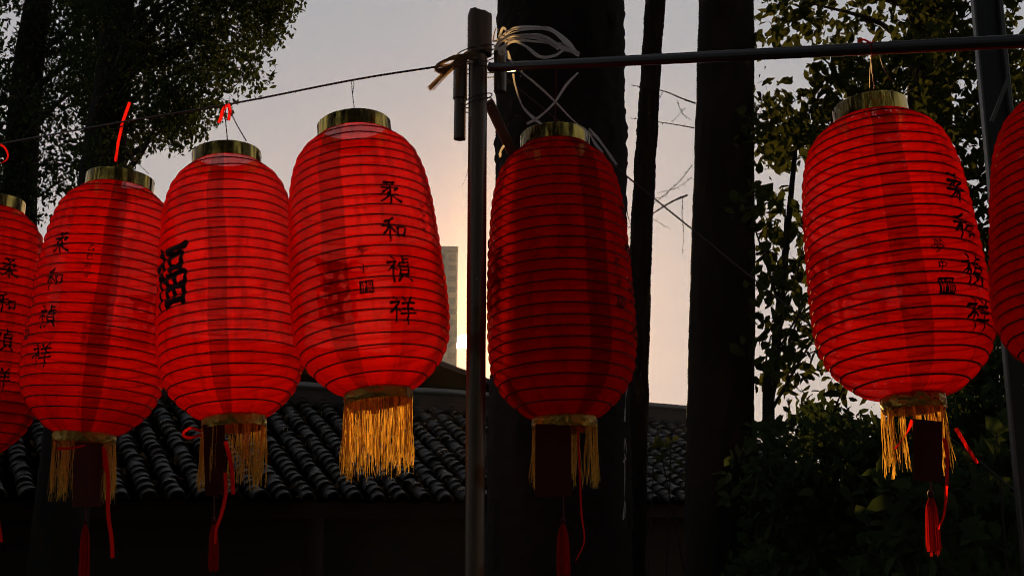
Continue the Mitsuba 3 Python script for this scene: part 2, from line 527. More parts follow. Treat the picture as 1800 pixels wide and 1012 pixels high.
def leaves(pos, size, rng, width=0.45, droop=0.5):
    """Folded leaf blades, (n, 6, 3) vertices, and the faces of one."""
    n = len(pos)
    d = rng.normal(0, 1, (n, 3))
    d[:, 2] -= droop * 1.6
    d /= np.linalg.norm(d, axis=1, keepdims=True)
    nr = rng.normal(0, 1, (n, 3)) + [0, 0, 0.8]
    s = np.cross(d, nr)
    s /= np.linalg.norm(s, axis=1, keepdims=True) + 1e-9
    nr = np.cross(s, d)
    L = (size * rng.uniform(0.45, 1.4, n))[:, None]
    W = L * width * rng.uniform(0.8, 1.15, (n, 1)) * 0.5
    base = pos - d * L * 0.5
    curl = rng.uniform(-0.02, 0.12, (n, 1)) * L
    m1 = base + d * L * 0.32 + nr * 0.1 * W
    m2 = base + d * L * 0.68 - nr * curl * 0.3
    tip = base + d * L - nr * curl
    fold = nr * W * 0.3
    v = np.stack([base, m1 - s * W + fold, m1 + s * W + fold, m2 - s * W * 0.85 + fold, m2 + s * W * 0.85 + fold, tip], 1)
    f = np.array([[0, 2, 1], [1, 2, 4], [1, 4, 3], [3, 4, 5]])
    return v, f


def leaf_mesh(v, f):
    return tri(v.reshape(-1, 3), (f[None] + (np.arange(len(v)) * v.shape[1])[:, None, None]).reshape(-1, 3))


def in_poly(poly, n, rng):
    pg = Polygon(poly)
    x0, y0, x1, y1 = pg.bounds
    out = []
    while len(out) < n:
        q = rng.uniform((x0, y0), (x1, y1), (n * 3, 2))
        out += [tuple(a) for a, ok in zip(q, shapely.contains_xy(pg, q[:, 0], q[:, 1])) if ok]
    return np.array(out[:n])


def clumps(poly, n, depth, rad, rng):
    q = in_poly(poly, n, rng)
    return np.array([P(x, y, rng.uniform(*depth)) for x, y in q]), rng.uniform(*rad, n)


def fill(c, r, n, rng, shell=0.35):
    w = r ** 2
    k = rng.choice(len(c), n, p=w / w.sum())
    d = rng.normal(0, 1, (n, 3))
    d /= np.linalg.norm(d, axis=1, keepdims=True)
    rr = r[k] * (shell + (1 - shell) * rng.uniform(0, 1, n) ** 0.6)
    return c[k] + d * rr[:, None] * [1, 1, 0.85]


def limb_to(a, b, r0, r1, rng, sag=0.12):
    m = (a + b) / 2 + rng.normal(0, sag, 3) * np.linalg.norm(b - a) * 0.5
    return tube(spline([a, m, b], 10), np.linspace(r0, r1, 10), 6)


def high_crown(base, height, spread, n, rng, size=0.10):
    """A crown above the frame: clumps around the top of a trunk."""
    c = base + np.stack([rng.normal(0, spread * 0.5, 60), rng.normal(0, spread * 0.5, 60), rng.uniform(0, height, 60)], -1)
    return c, rng.uniform(0.4, 0.8, 60)


def tree(name, label, pts, radii, seed, crown=None, group=None, amp=0.012, freq=(9, 3.0), leaf='leaf_small', n_leaf=0, size=0.04, limbs=None, singles=0, width=0.45):
    rng = np.random.default_rng(seed)
    k = thing(name, label, 'tree', group)
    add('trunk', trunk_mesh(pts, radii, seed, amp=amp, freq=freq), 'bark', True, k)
    c, r = crown
    if limbs is not None:
        top = spline(pts, 60)
        idx = rng.choice(len(c), min(limbs, len(c)), replace=False)
        add('limb', cat([limb_to(top[min(59, int(np.clip(np.argmin(np.abs(top[:, 2] - (c[i][2] - 0.5))), 5, 59)))], c[i], min(0.035, 0.3 * max(radii[1:])), 0.004, rng) for i in idx]), 'twig_bark', True, k)
    v, f = leaves(fill(c, r, n_leaf, rng), size, rng, width)
    if singles:
        m = v.mean(1)
        q = pix(m)
        vis = (q[:, 0] > 1325) & (q[:, 0] < 1795) & (q[:, 1] > 5) & (q[:, 1] < 1000)
        o = np.argsort(np.where(vis, m[:, 1], 99))
        for i in o[:singles]:
            add('leaf', (v[i], f), leaf, True, k)
        v = v[o[singles:]]
    add('crown', leaf_mesh(v, f), leaf, True, k, kind='stuff')
    return k


rc = np.random.default_rng(3)
gz = lambda p: np.array([p[0], p[1], ground_z(p[0], p[1]) - 0.1])


def foot(px, d, r=0.0):
    """Where a trunk seen at this column of the lower edge meets the ground."""
    q = P(px, 1000, d)
    return gz(q)


# the big tree behind the post, bare trunk in the frame, crown above it
DA = 4.6
A0, A1, A2 = P(981, 1000, DA), P(985, 500, DA), P(986, 0, DA)
up = (A2 - A1) / (A2[2] - A1[2])
tA = A2 + up * 4.5
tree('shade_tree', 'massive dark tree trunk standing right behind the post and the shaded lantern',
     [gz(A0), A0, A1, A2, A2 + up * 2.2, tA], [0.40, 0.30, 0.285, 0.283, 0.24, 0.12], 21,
     crown=high_crown(tA - [0, 1.6, 1.6], 3.2, 4.6, 0, rc), n_leaf=11000, size=0.17, limbs=20, amp=0.014, freq=(10, 4.0))  # unseen crown, enlarged towards the camera to block skylight on the fronts
fr = np.random.default_rng(91)
for i in range(26):
    z_ = fr.uniform(1.2, 4.0)
    th_ = fr.choice([0.0, 0.2, -0.3, 0.5, -0.8, 2.9, -1.2]) + fr.normal(0, 0.1)
    base_ = A1 + (A2 - A1) * (z_ - A1[2]) / (A2[2] - A1[2])
    o_ = np.array([math.cos(th_), math.sin(th_), 0])
    ln_ = fr.uniform(0.04, 0.16)
    pts_ = [base_ + o_ * (0.284 + (0.004 + 0.02 * s_ ** 2)) + [0, 0, -ln_ * s_] for s_ in np.linspace(0, 1, 7)]
    add('bark_flake', strip(pts_, np.linspace(0.03, 0.012, 7) * fr.uniform(0.6, 1.4), np.cross(o_, [0, 0, 1]) * 0.3 + o_), 'bark', True, 'shade_tree')
# the slim leaning trunk
DB = 7.0
B0, B1, B2, B3_ = P(1112, 1000, DB), P(1118, 690, DB), P(1128, 400, DB), P(1152, 0, DB)
upb = (B3_ - B2) / (B3_[2] - B2[2])
tB = B3_ + upb * 4
tree('slim_tree', 'slender leaning trunk rising between the two thick trunks',
     [gz(B0), B0, B1, B2, B3_, tB], [0.13, 0.085, 0.078, 0.07, 0.066, 0.04], 22,
     crown=high_crown(tB - [0, 0, 0.6], 1.8, 1.6, 0, rc), n_leaf=2500, size=0.10, limbs=8, amp=0.010, freq=(6, 5.0))
# the straight trunk right of centre
DC = 6.5
C0, C1, C2 = P(1266, 1000, DC), P(1270, 500, DC), P(1277, 0, DC)
upc = (C2 - C1) / (C2[2] - C1[2])
tC = C2 + upc * 4.5
tree('straight_tree', 'straight dark trunk with clear sky on its left and broad leaves on its right',
     [gz(C0), C0, C1, C2, C2 + upc * 2, tC], [0.25, 0.20, 0.192, 0.172, 0.15, 0.08], 23,
     crown=high_crown(tC - [0, 1.0, 1.0], 2.6, 4.0, 0, rc), n_leaf=9000, size=0.17, limbs=16, amp=0.007, freq=(10, 5.0))  # this unseen crown is widened too, to hold back overhead light
# left tree with the fine leaved crown
DL = 7.6
L0, L1, L2, L3 = P(118, 800, DL), P(180, 290, DL), P(198, 150, DL), P(212, -30, DL)
Lpoly = [(150, -60), (520, -60), (508, 4), (488, 40), (470, 90), (436, 120), (425, 165), (405, 190), (375, 222), (330, 240), (300, 262), (262, 258), (215, 280), (160, 290)]
Lc = clumps(Lpoly, 90, (7.0, 8.6), (0.16, 0.30), np.random.default_rng(5))
tree('camphor_tree', 'leaning dark trunk at upper left with a fine leaved crown spreading towards the open sky',
     [gz(L0), L0, L1, L2, L3, L3 + [0.1, 0, 1.2]], [0.24, 0.17, 0.145, 0.125, 0.11, 0.05], 24,
     crown=Lc, n_leaf=22000, size=0.046, limbs=14, amp=0.008)
M0, M1, M2 = P(20, 600, 9.0), P(42, 200, 9.0), P(72, -20, 9.0)
Mpoly = [(-120, -60), (230, -60), (225, 100), (190, 270), (165, 340), (130, 365), (80, 372), (40, 340), (-120, 345)]
Mc = clumps(Mpoly, 80, (8.2, 9.8), (0.18, 0.36), np.random.default_rng(6))
tree('camphor_tree', 'dark fine leaved tree filling the upper left corner behind the leftmost lanterns',
     [gz(M0), M0, M1, M2, M2 + [0.1, 0, 1.0]], [0.2, 0.15, 0.13, 0.11, 0.05], 25,
     crown=Mc, n_leaf=19000, size=0.052, limbs=12, amp=0.008)
# right: a near tree of broad leaves, a thick trunk behind it
Rpoly = [(1345, -60), (1830, -60), (1830, 330), (1740, 640), (1660, 700), (1590, 690), (1520, 560), (1490, 420), (1470, 340), (1420, 290), (1345, 250)]
Rc = clumps(Rpoly, 110, (6.2, 8.0), (0.14, 0.30), np.random.default_rng(7))
E_ = P(1636, 700, 7.4)
tree('broadleaf_tree', 'thick black trunk behind the big right lantern with olive broad leaves around it',
     [gz(E_), E_, P(1634, 250, 7.4), P(1632, -40, 7.4), P(1630, -300, 7.4)], [0.2, 0.16, 0.15, 0.14, 0.08], 26,
     crown=Rc, n_leaf=9000, size=0.08, limbs=16, leaf='leaf_broad', singles=300, amp=0.008, width=0.55)
Spoly = [(1322, 330), (1400, 350), (1420, 480), (1470, 620), (1520, 690), (1440, 705), (1326, 700)]
Sc = clumps(Spoly, 60, (5.6, 6.6), (0.06, 0.16), np.random.default_rng(8))
G_ = P(1352, 800, 6.1)
tree('young_tree', 'young tree of loose dark leaves against the bright sky right of the straight trunk',
     [gz(G_), G_, P(1365, 600, 6.1), P(1385, 400, 6.1), P(1400, 240, 6.1)], [0.05, 0.035, 0.025, 0.018, 0.01], 27,
     crown=Sc, n_leaf=680, size=0.085, limbs=16, leaf='leaf_broad', singles=300, amp=0.003, width=0.5)
lv, lf_ = leaves(LITTER, 0.06, np.random.default_rng(78), 0.5, 0.0)
add('leaf_litter', leaf_mesh(lv, lf_), 'leaf_litter', True, hall, kind='stuff')
# unseen trees, added behind the camera to shade lantern fronts and reflect in collars
for i, (x, y, h, rad) in enumerate([(-4.2, -2.6, 7.5, 0.22), (-1.5, -3.8, 8.0, 0.26), (0.9, -3.2, 7.0, 0.2), (3.3, -2.9, 8.0, 0.25), (5.8, -1.6, 7.0, 0.2), (-6.6, -0.6, 7.5, 0.24), (2.0, -6.0, 9.0, 0.3), (-3.4, -6.4, 9.0, 0.3)]):
    rg = np.random.default_rng(300 + i)
    b = gz([x, y, 0])
    c = np.array([x, y, 0]) + np.stack([rg.normal(0, 1.0, 70), rg.normal(0, 0.8, 70), rg.uniform(1.8, h + 1, 70)], -1)
    tree('added_grove_tree', 'unseen trees added behind the camera to shade the lantern fronts', [b, b + [0.05, 0, 2], b + [0, 0.05, h * 0.6], b + [0, 0, h]], [rad * 1.2, rad, rad * 0.8, 0.05], 300 + i,
         crown=(c, rg.uniform(0.4, 0.8, 70)), n_leaf=2600, size=0.26, limbs=6, group='added unseen trees on the near side')
# bare twigs between the slim and the straight trunk
tw = thing('bare_branch', 'bare twigs with small buds reaching across the gap of sky between two trunks', 'branch')
twigs = [([(1208, 343), (1180, 355), (1140, 380), (1105, 400)], 0.007), ([(1217, 290), (1195, 318), (1165, 345), (1130, 372)], 0.003),
         ([(1216, 312), (1190, 330), (1155, 340)], 0.0025), ([(1222, 182), (1195, 172), (1165, 160), (1110, 150)], 0.006),
         ([(1220, 225), (1180, 218), (1140, 212), (1108, 208)], 0.004), ([(1200, 348), (1199, 380), (1202, 410), (1199, 448)], 0.0025),
         ([(1190, 178), (1200, 200), (1216, 212)], 0.0025), ([(1165, 162), (1150, 190), (1130, 230)], 0.002), ([(1140, 380), (1160, 392), (1178, 402)], 0.002),
         ([(1180, 330), (1168, 345), (1150, 348), (1120, 352)], 0.002), ([(1205, 190), (1190, 205), (1180, 216)], 0.002)]
for pts, r in twigs:
    q = spline([P(x, y, 6.7 + 0.1 * math.sin(i)) for i, (x, y) in enumerate(pts)], 14)
    ms = [tube(q, np.linspace(r, r * 0.45, 14), 5)]
    rt = np.random.default_rng(len(pts) + int(r * 1e5))
    for i in range(2, 14, 2):
        d = rt.normal(0, 1, 3)
        d /= np.linalg.norm(d)
        ms.append(tube([q[i], q[i] + d * 0.012, q[i] + d * 0.02], [r * 0.5, r * 0.7, r * 0.1], 4))
    add('twig', cat(ms), 'twig_bark', True, tw)
# shrubs in the lower right and the vine leaves over the tiled roof
def shrub(name, label, poly, depth, n, nc, size, rad, seed, singles=0, leaf='leaf_shrub', group=None, stems=10):
    rng = np.random.default_rng(seed)
    k = thing(name, label, 'shrub', group)
    c, r = clumps(poly, nc, depth, rad, rng)
    v, f = leaves(fill(c, r, n, rng, 0.1), size, rng, 0.42, 0.35)
    if singles:
        o = np.argsort(v.mean(1)[:, 1])
        for i in o[:singles]:
            add('leaf', (v[i], f), leaf, True, k)
        v = v[o[singles:]]
    if len(v):
        add('foliage', leaf_mesh(v, f), leaf, True, k, kind='stuff')
    for i in range(stems):
        b = c[rng.integers(len(c))]
        lo = gz(b + rng.normal(0, 0.2, 3))
        add('stem', tube(spline([lo, (lo + b) / 2 + rng.normal(0, 0.08, 3), b + [0, 0, r.mean()]], 14), np.linspace(0.012, 0.003, 14), 5), 'twig_bark', True, k)
    return k


shrub('garden_shrub', 'deep dark bush filling the space between the straight trunk and the big right lantern',
      [(1326, 745), (1450, 720), (1560, 740), (1640, 800), (1600, 1060), (1326, 1060)], (5.2, 7.2), 10500, 120, 0.075, (0.12, 0.25), 31, 0)
shrub('garden_shrub', 'glossy leaved bush in the lower right corner below the big right lantern',
      [(1560, 850), (1700, 830), (1820, 700), (1820, 1060), (1500, 1060)], (3.4, 4.6), 1600, 60, 0.085, (0.06, 0.14), 32, 200)
shrub('garden_shrub', 'tall dark bush at the right edge behind the cut off lantern',
      [(1600, 620), (1830, 560), (1830, 1060), (1580, 1060)], (5.0, 6.4), 6000, 80, 0.085, (0.12, 0.24), 33, 0)
shrub('climbing_vine', 'few pale vine leaves in front of the tiled roof between two trunks',
      [(1095, 790), (1150, 770), (1205, 760), (1208, 830), (1160, 850), (1100, 810)], (6.9, 7.3), 40, 12, 0.09, (0.04, 0.10), 34, 40, 'leaf_broad', stems=3)

# ------------------------------------------------------------------ post, bar and cables
DP = 2.72
post = thing('lantern_post', 'weathered wooden headed post of lashed steel pipes in front of the shaded lantern', 'post')
px0 = 840.5
pt, pb = P(px0, 60, DP), P(px0, 1012, DP)
axis_x = pt[0]
PX, PY = axis_x, DP
r = 0.0245


def vtube(x, y, z0, z1, r, sides=28, n=30, wob=0.0):
    z = np.linspace(z0, z1, n)
    p = np.stack([x + wob * np.sin(z * 9), y + wob * np.cos(z * 7), z], -1)
    return tube(p, r, sides)


zt = P(px0, 88, DP)[2]
add('pipe', vtube(PX, PY, float(ground_z(PX, PY)) - 0.1, zt, r), 'pipe_steel', 40, post)
zh0, zh1 = P(px0, 97, DP)[2], P(px0, 24, DP)[2]
th = np.arange(26) * 2 * np.pi / 26
rh = 0.0318 * (1 + 0.05 * np.sin(3 * th + 1) + 0.03 * np.sin(7 * th))
zz = np.concatenate([np.linspace(zh0, zh1 - 0.006, 14), [zh1, zh1 + 0.001]])
sc = np.concatenate([np.ones(14), [0.93, 0.0]])
rr = np.random.default_rng(2)
V = np.array([[(PX + 0.003 + s * rh[j] * math.cos(th[j])), PY + s * rh[j] * math.sin(th[j]), z + (0.005 * math.sin(2 * th[j]) + 0.002 * rr.normal()) * (k > 11)] for k, (z, s) in enumerate(zip(zz, sc)) for j in range(26)])
add('wooden_head', (V, grid_faces(16, 26, True)), 'old_wood', 40, post)


def pipe_px(xc, y0, y1, d, rad, mat_='pipe_steel', name='pipe_sleeve', hollow=True):
    a, b = P(xc, y0, d), P(xc, y1, d)
    x = (a[0] + b[0]) / 2
    m = vtube(x, d, b[2], a[2], rad, 24, 8)
    add(name, m, mat_, 40, post)


pipe_px(809, 112, 174, DP + 0.01, 0.0185)
pipe_px(808.5, 150, 245, DP + 0.012, 0.0155)
pipe_px(879, 88, 162, DP + 0.005, 0.0165)
# lashing wire round the pipes
for y_, tl_ in ((104, 0.1), (128, -0.08), (190, 0.12)):
    c = P(838, y_, DP)
    g = np.linspace(0, 2 * np.pi * 2.2, 60)
    add('lashing', tube(np.stack([c[0] + (0.052 - 0.012 * (y_ > 150)) * np.cos(g), DP + 0.032 * np.sin(g), c[2] + tl_ * 0.1 * np.cos(g) + 0.002 * g], -1), 0.0016, 5), 'dark_wire', True, post)
# wooden brace going back behind the lantern
q0, q1 = P(858, 178, DP + 0.03), P(900, 268, DP + 0.12)
ax = (q1 - q0) / np.linalg.norm(q1 - q0)
sx = np.cross(ax, [0, 1, 0])
sx /= np.linalg.norm(sx)
add('brace', box((q0 + q1) / 2, [0.027, 0.02, np.linalg.norm(q1 - q0)], np.stack([sx, np.cross(ax, sx), ax], 1), 0.003), 'old_wood', 30, post)

bar = thing('hanging_bar', 'dark steel bar running from the post out to the right edge above the right lanterns', 'pole')
b0, b1 = P(862, 119, DP - 0.03), P(1850, 70, 1.80)
BAR = lambda s: b0 + (b1 - b0) * s
sag = np.linspace(0, 1, 40)
bp = b0 + (b1 - b0) * (sag[:, None] * 1.42)
add('bar', tube(bp, 0.0123, 24), 'bar_steel', 40, bar)


def bar_at(px):
    lo, hi = 0.0, 1.0
    for _ in range(40):
        m = (lo + hi) / 2
        lo, hi = (m, hi) if pix(BAR(m))[0] < px else (lo, m)
    return BAR(lo)


cable_px = [(826, 108, 2.72), (765, 118, 2.74), (620, 141, 2.85), (410, 182, 3.1), (212, 215, 3.32), (0, 253, 3.65), (-120, 274, 3.85), (-420, 330, 4.5)]
cp = spline([P(*c) for c in cable_px], 80)
add('lantern_cable', tube(cp, 0.0030, 8), 'dark_wire', True, label='thin dark cable running from the post down to the left above the four left lanterns', category='cable')


def cable_at(px):
    return cp[np.argmin(np.abs(pix(cp)[:, 0] - px))]


g0, g1 = P(864, 118, 2.76), P(1812, 884, 3.5)
add('guy_wire', tube(np.linspace(g0, g1, 30), 0.0027, 6), 'dark_wire', True, label='straight thin guy wire slanting from the post head down to the lower right', category='wire')

# what holds the far ends of the bar and the cable, beyond the picture
for e_, lab in ((BAR(1.40), 'plain steel post under the near end of the bar, beyond the right edge'), (P(-420, 330, 4.5), 'plain steel post at the far end of the cable, beyond the left edge')):
    k = thing('lantern_post', lab, 'post')
    add('pipe', vtube(e_[0], e_[1] + 0.04, float(ground_z(e_[0], e_[1])) - 0.1, e_[2] + 0.12, 0.0245), 'pipe_steel', 40, k)

# steel column behind the cut off lantern
col = thing('steel_column', 'dark steel channel column with pale edges at the upper right behind the bar', 'post')
DCOL = 3.3
cz0 = float(ground_z(1.4, DCOL)) - 0.1
ctop = P(1740, -60, DCOL)[2]
cx = P(1752, 100, DCOL)[0]
add('web', box([cx + 0.005, DCOL + 0.06, (cz0 + ctop) / 2], [0.078, 0.012, ctop - cz0], bevel=0.002), 'column_paint', False, col)
for sx_ in (-1, 1):
    add('flange', box([cx + 0.005 + sx_ * 0.044, DCOL + 0.047, (cz0 + ctop) / 2], [0.007 if sx_ < 0 else 0.012, 0.026, ctop - cz0], bevel=0.002), 'column_edge', False, col)
q0, q1 = P(1743, 214, DCOL - 0.04), P(1772, 140, DCOL - 0.04)
ax = (q1 - q0) / np.linalg.norm(q1 - q0)
sx = np.cross(ax, [0, 1, 0])
sx /= np.linalg.norm(sx)
add('strap', box((q0 + q1) / 2, [0.012, 0.004, np.linalg.norm(q1 - q0)], np.stack([sx, np.cross(ax, sx), ax], 1)), 'column_edge', False, col)

# ------------------------------------------------------------------ brushed characters
S_ = {
    'rou': [[(.28, .92), (.50, .91), (.70, .93), (.50, .78)], [(.40, .86), (.55, .75)], [(.18, .68), (.50, .69), (.80, .71), (.68, .60)], [(.50, .70), (.50, .54), (.43, .48)], [(.45, .66), (.22, .50)],
            [(.08, .40), (.50, .41), (.92, .44)], [(.50, .50), (.50, .25), (.49, .0)], [(.46, .40), (.30, .22), (.10, .10)], [(.54, .40), (.70, .22), (.92, .12)]],
    'he': [[(.44, .95), (.32, .88), (.14, .83)], [(.03, .66), (.28, .67), (.54, .71)], [(.30, .86), (.30, .45), (.29, .02)], [(.27, .64), (.18, .48), (.04, .34)], [(.34, .60), (.44, .50), (.53, .42)],
           [(.60, .62), (.61, .45), (.63, .27)], [(.60, .62), (.76, .64), (.92, .65), (.90, .45), (.86, .29)], [(.63, .33), (.75, .34), (.87, .35)]],
    'zhen': [[(.20, .97), (.33, .87)], [(.06, .74), (.22, .76), (.38, .79), (.24, .60), (.05, .40)], [(.25, .58), (.25, .30), (.25, .02)], [(.29, .55), (.43, .43)],
             [(.66, .99), (.66, .78)], [(.67, .88), (.90, .91)], [(.52, .74), (.52, .50), (.53, .26)], [(.52, .74), (.70, .75), (.88, .77), (.87, .50), (.86, .26)],
             [(.55, .60), (.84, .61)], [(.55, .45), (.84, .46)], [(.54, .30), (.85, .31)], [(.62, .24), (.44, .05)], [(.77, .24), (.96, .07)]],
    'xiang': [[(.18, .97), (.31, .87)], [(.04, .74), (.20, .76), (.36, .79), (.22, .60), (.03, .40)], [(.24, .58), (.24, .30), (.23, .0)], [(.28, .55), (.41, .43)],
              [(.54, .95), (.64, .82)], [(.88, .97), (.77, .81)], [(.48, .73), (.70, .75), (.95, .77)], [(.52, .55), (.70, .56), (.91, .58)], [(.42, .35), (.70, .37), (1.0, .40)], [(.71, .76), (.71, .40), (.70, -.06)]],
    'fu': [[(.16, .98), (.32, .88)], [(.02, .74), (.20, .76), (.38, .80), (.22, .58), (.0, .38)], [(.24, .60), (.24, .30), (.24, .0)], [(.29, .55), (.43, .42)],
           [(.48, .93), (.72, .94), (.98, .96)], [(.56, .82), (.57, .70), (.58, .60)], [(.56, .82), (.73, .83), (.90, .84), (.88, .72), (.87, .61)], [(.59, .62), (.86, .63)],
           [(.48, .49), (.50, .25), (.51, .03)], [(.48, .49), (.72, .50), (.98, .52), (.96, .25), (.94, .03)], [(.53, .29), (.72, .29), (.93, .30)], [(.72, .49), (.72, .28), (.72, .07)], [(.52, .07), (.72, .07), (.93, .08)]],
    'yi': [[(.20, .86), (.50, .86), (.76, .90), (.45, .55), (.18, .22), (.22, .08), (.55, .06), (.86, .10), (.88, .30)]],
    'si': [[(.25, .88), (.50, .88), (.76, .90), (.75, .52)], [(.27, .54), (.74, .55)], [(.26, .88), (.26, .50), (.28, .12), (.55, .07), (.86, .09), (.89, .28)]],
    'xin': [[(.27, 1.0), (.27, .86)], [(.06, .82), (.48, .84)], [(.18, .78), (.22, .68)], [(.40, .78), (.34, .67)], [(.03, .60), (.52, .62)], [(.06, .44), (.50, .46)], [(.28, .60), (.28, .02)], [(.24, .42), (.06, .18)], [(.32, .40), (.48, .22)],
            [(.90, .96), (.60, .84)], [(.62, .84), (.60, .40), (.50, .05)], [(.62, .58), (1.0, .62)], [(.82, .60), (.82, .0)]],
    'chun': [[(.20, .90), (.80, .92)], [(.26, .76), (.74, .78)], [(.08, .61), (.92, .64)], [(.50, 1.0), (.42, .66), (.06, .34)], [(.56, .62), (.94, .36)], [(.34, .44), (.34, .02)], [(.34, .44), (.68, .45), (.67, .02)], [(.36, .24), (.66, .25)], [(.35, .04), (.66, .05)]],
    'meng': [[(.12, .90), (.88, .92)], [(.34, 1.0), (.36, .82)], [(.66, 1.0), (.64, .82)], [(.22, .76), (.24, .56)], [(.22, .76), (.80, .77), (.78, .58)], [(.24, .58), (.78, .59)], [(.42, .76), (.42, .59)], [(.60, .76), (.60, .59)], [(.10, .36), (.12, .48), (.90, .49), (.84, .38)],
             [(.48, .46), (.34, .30), (.16, .20)], [(.42, .36), (.72, .37), (.55, .14), (.22, -.04)], [(.44, .26), (.54, .18)]],
    'zhong': [[(.20, .78), (.22, .40)], [(.20, .78), (.82, .81), (.79, .44)], [(.22, .44), (.79, .46)], [(.50, 1.0), (.50, .50), (.48, -.02)]],
}


def brush(name, width, seed):
    """The character as one polygon of brush strokes, thick where the brush is set down, thin where it lifts."""
    rng = np.random.default_rng(seed)
    parts = []
    for st in S_[name]:
        p = np.array(st, float)
        q = spline(p, 8 * len(p)) if len(p) > 2 else np.linspace(p[0], p[1], 10)
        s = np.linspace(0, 1, len(q))
        w = width * 0.86 * (0.62 + 0.38 * np.abs(np.cos(s * np.pi)) ** 1.5) * rng.uniform(0.85, 1.15)
        if rng.random() < 0.5:
            w = w * np.where(s > 0.75, 1 - (s - 0.75) * 2.6, 1)
        cs = [Point(*a).buffer(b / 2, 5) for a, b in zip(q, w)]
        parts += [MultiPoint(list(c1.exterior.coords) + list(c2.exterior.coords)).convex_hull for c1, c2 in zip(cs[:-1], cs[1:])]
    return unary_union(parts).simplify(0.004)


def seal():
    s = Polygon([(0, 0), (1, 0), (1, 1), (0, 1)]).buffer(0.02)
    cut = unary_union([LineString(l).buffer(0.035) for l in ([(.15, .12), (.15, .85)], [(.32, .15), (.32, .88)], [(.32, .88), (.46, .70), (.36, .5)], [(.60, .12), (.60, .86), (.88, .86), (.88, .12)], [(.74, .2), (.74, .7)], [(.15, .5), (.42, .45)])])
    return s.difference(cut)


def flat_mesh(poly, step):
    """Triangles no longer than step over the polygon."""
    out = []
    for gm in getattr(poly, 'geoms', [poly]):
        v, f = trimesh.creation.triangulate_polygon(gm, engine='earcut')
        v3 = np.column_stack([v, np.zeros(len(v))])
        v3, f = trimesh.remesh.subdivide_to_size(v3, f, step)
        out.append(tri(v3, f))
    return cat(out)


GLYPH = {n: flat_mesh(brush(n, w, i), 0.04 if n != 'fu' else 0.02) for i, (n, w) in enumerate([('rou', .11), ('he', .115), ('zhen', .105), ('xiang', .11), ('fu', .15), ('yi', .14), ('si', .13), ('xin', .10), ('chun', .10), ('meng', .09), ('zhong', .13)])}
GLYPH['seal'] = flat_mesh(seal(), 0.1)

# ------------------------------------------------------------------ lanterns
PROF_T = np.array([0, .012, .03, .06, .10, .15, .21, .28, .38, .50, .60, .70, .77, .83, .88, .925, .96, .985, 1.0])
PROF_R = np.array([.47, .52, .60, .705, .79, .855, .90, .93, .955, .975, .992, 1.0, .99, .955, .885, .775, .65, .54, .47])
NRIB = 26


class Lantern:
    def __init__(self, top, bottom, R, phi, seed, n=NRIB, neck=(.47, .42)):
        self.neck = neck
        self.prof = PROF_R.copy()
        self.prof[0], self.prof[-1] = neck
        self.H = np.linalg.norm(top - bottom)
        self.o = top
        self.z = (top - bottom) / self.H
        x = RIGHT - (RIGHT @ self.z) * self.z
        self.x = x / np.linalg.norm(x)
        self.y = np.cross(self.z, self.x)
        self.R, self.phi, self.seed, self.n = R, phi, seed, n
        self.az = math.atan2(top[0], top[1])       # angle 0 looks back at the viewer's side of the row

    def w(self, x, y, z):
        return self.o + np.asarray(x)[..., None] * self.x + np.asarray(y)[..., None] * self.y + np.asarray(z)[..., None] * self.z

    def surf(self, th, t, off=0.0):
        """The point of the skin at angle th (0 faces the camera, to the right positive) and height t (0 top, 1 bottom)."""
        th, t = np.broadcast_arrays(np.asarray(th, float), np.asarray(t, float))
        th = th - self.az
        q = np.stack([np.cos(th) * 1.3, np.sin(th) * 1.3, t * 13], -1)
        wob = (meshkit.fbm(q, 3, self.seed) - 0.5) * 2
        edge = np.clip(np.minimum(t, 1 - t) * 12, 0, 1)
        r = self.R * np.interp(t, PROF_T, self.prof) * (1 + 0.008 * wob * edge)
        r = r + 0.0072 * np.abs(np.sin(np.pi * self.n * t)) ** 0.8 * edge + off
        z = -self.H * (t + 0.0062 * wob * edge)
        return self.w(r * np.sin(th), -r * np.cos(th), z)


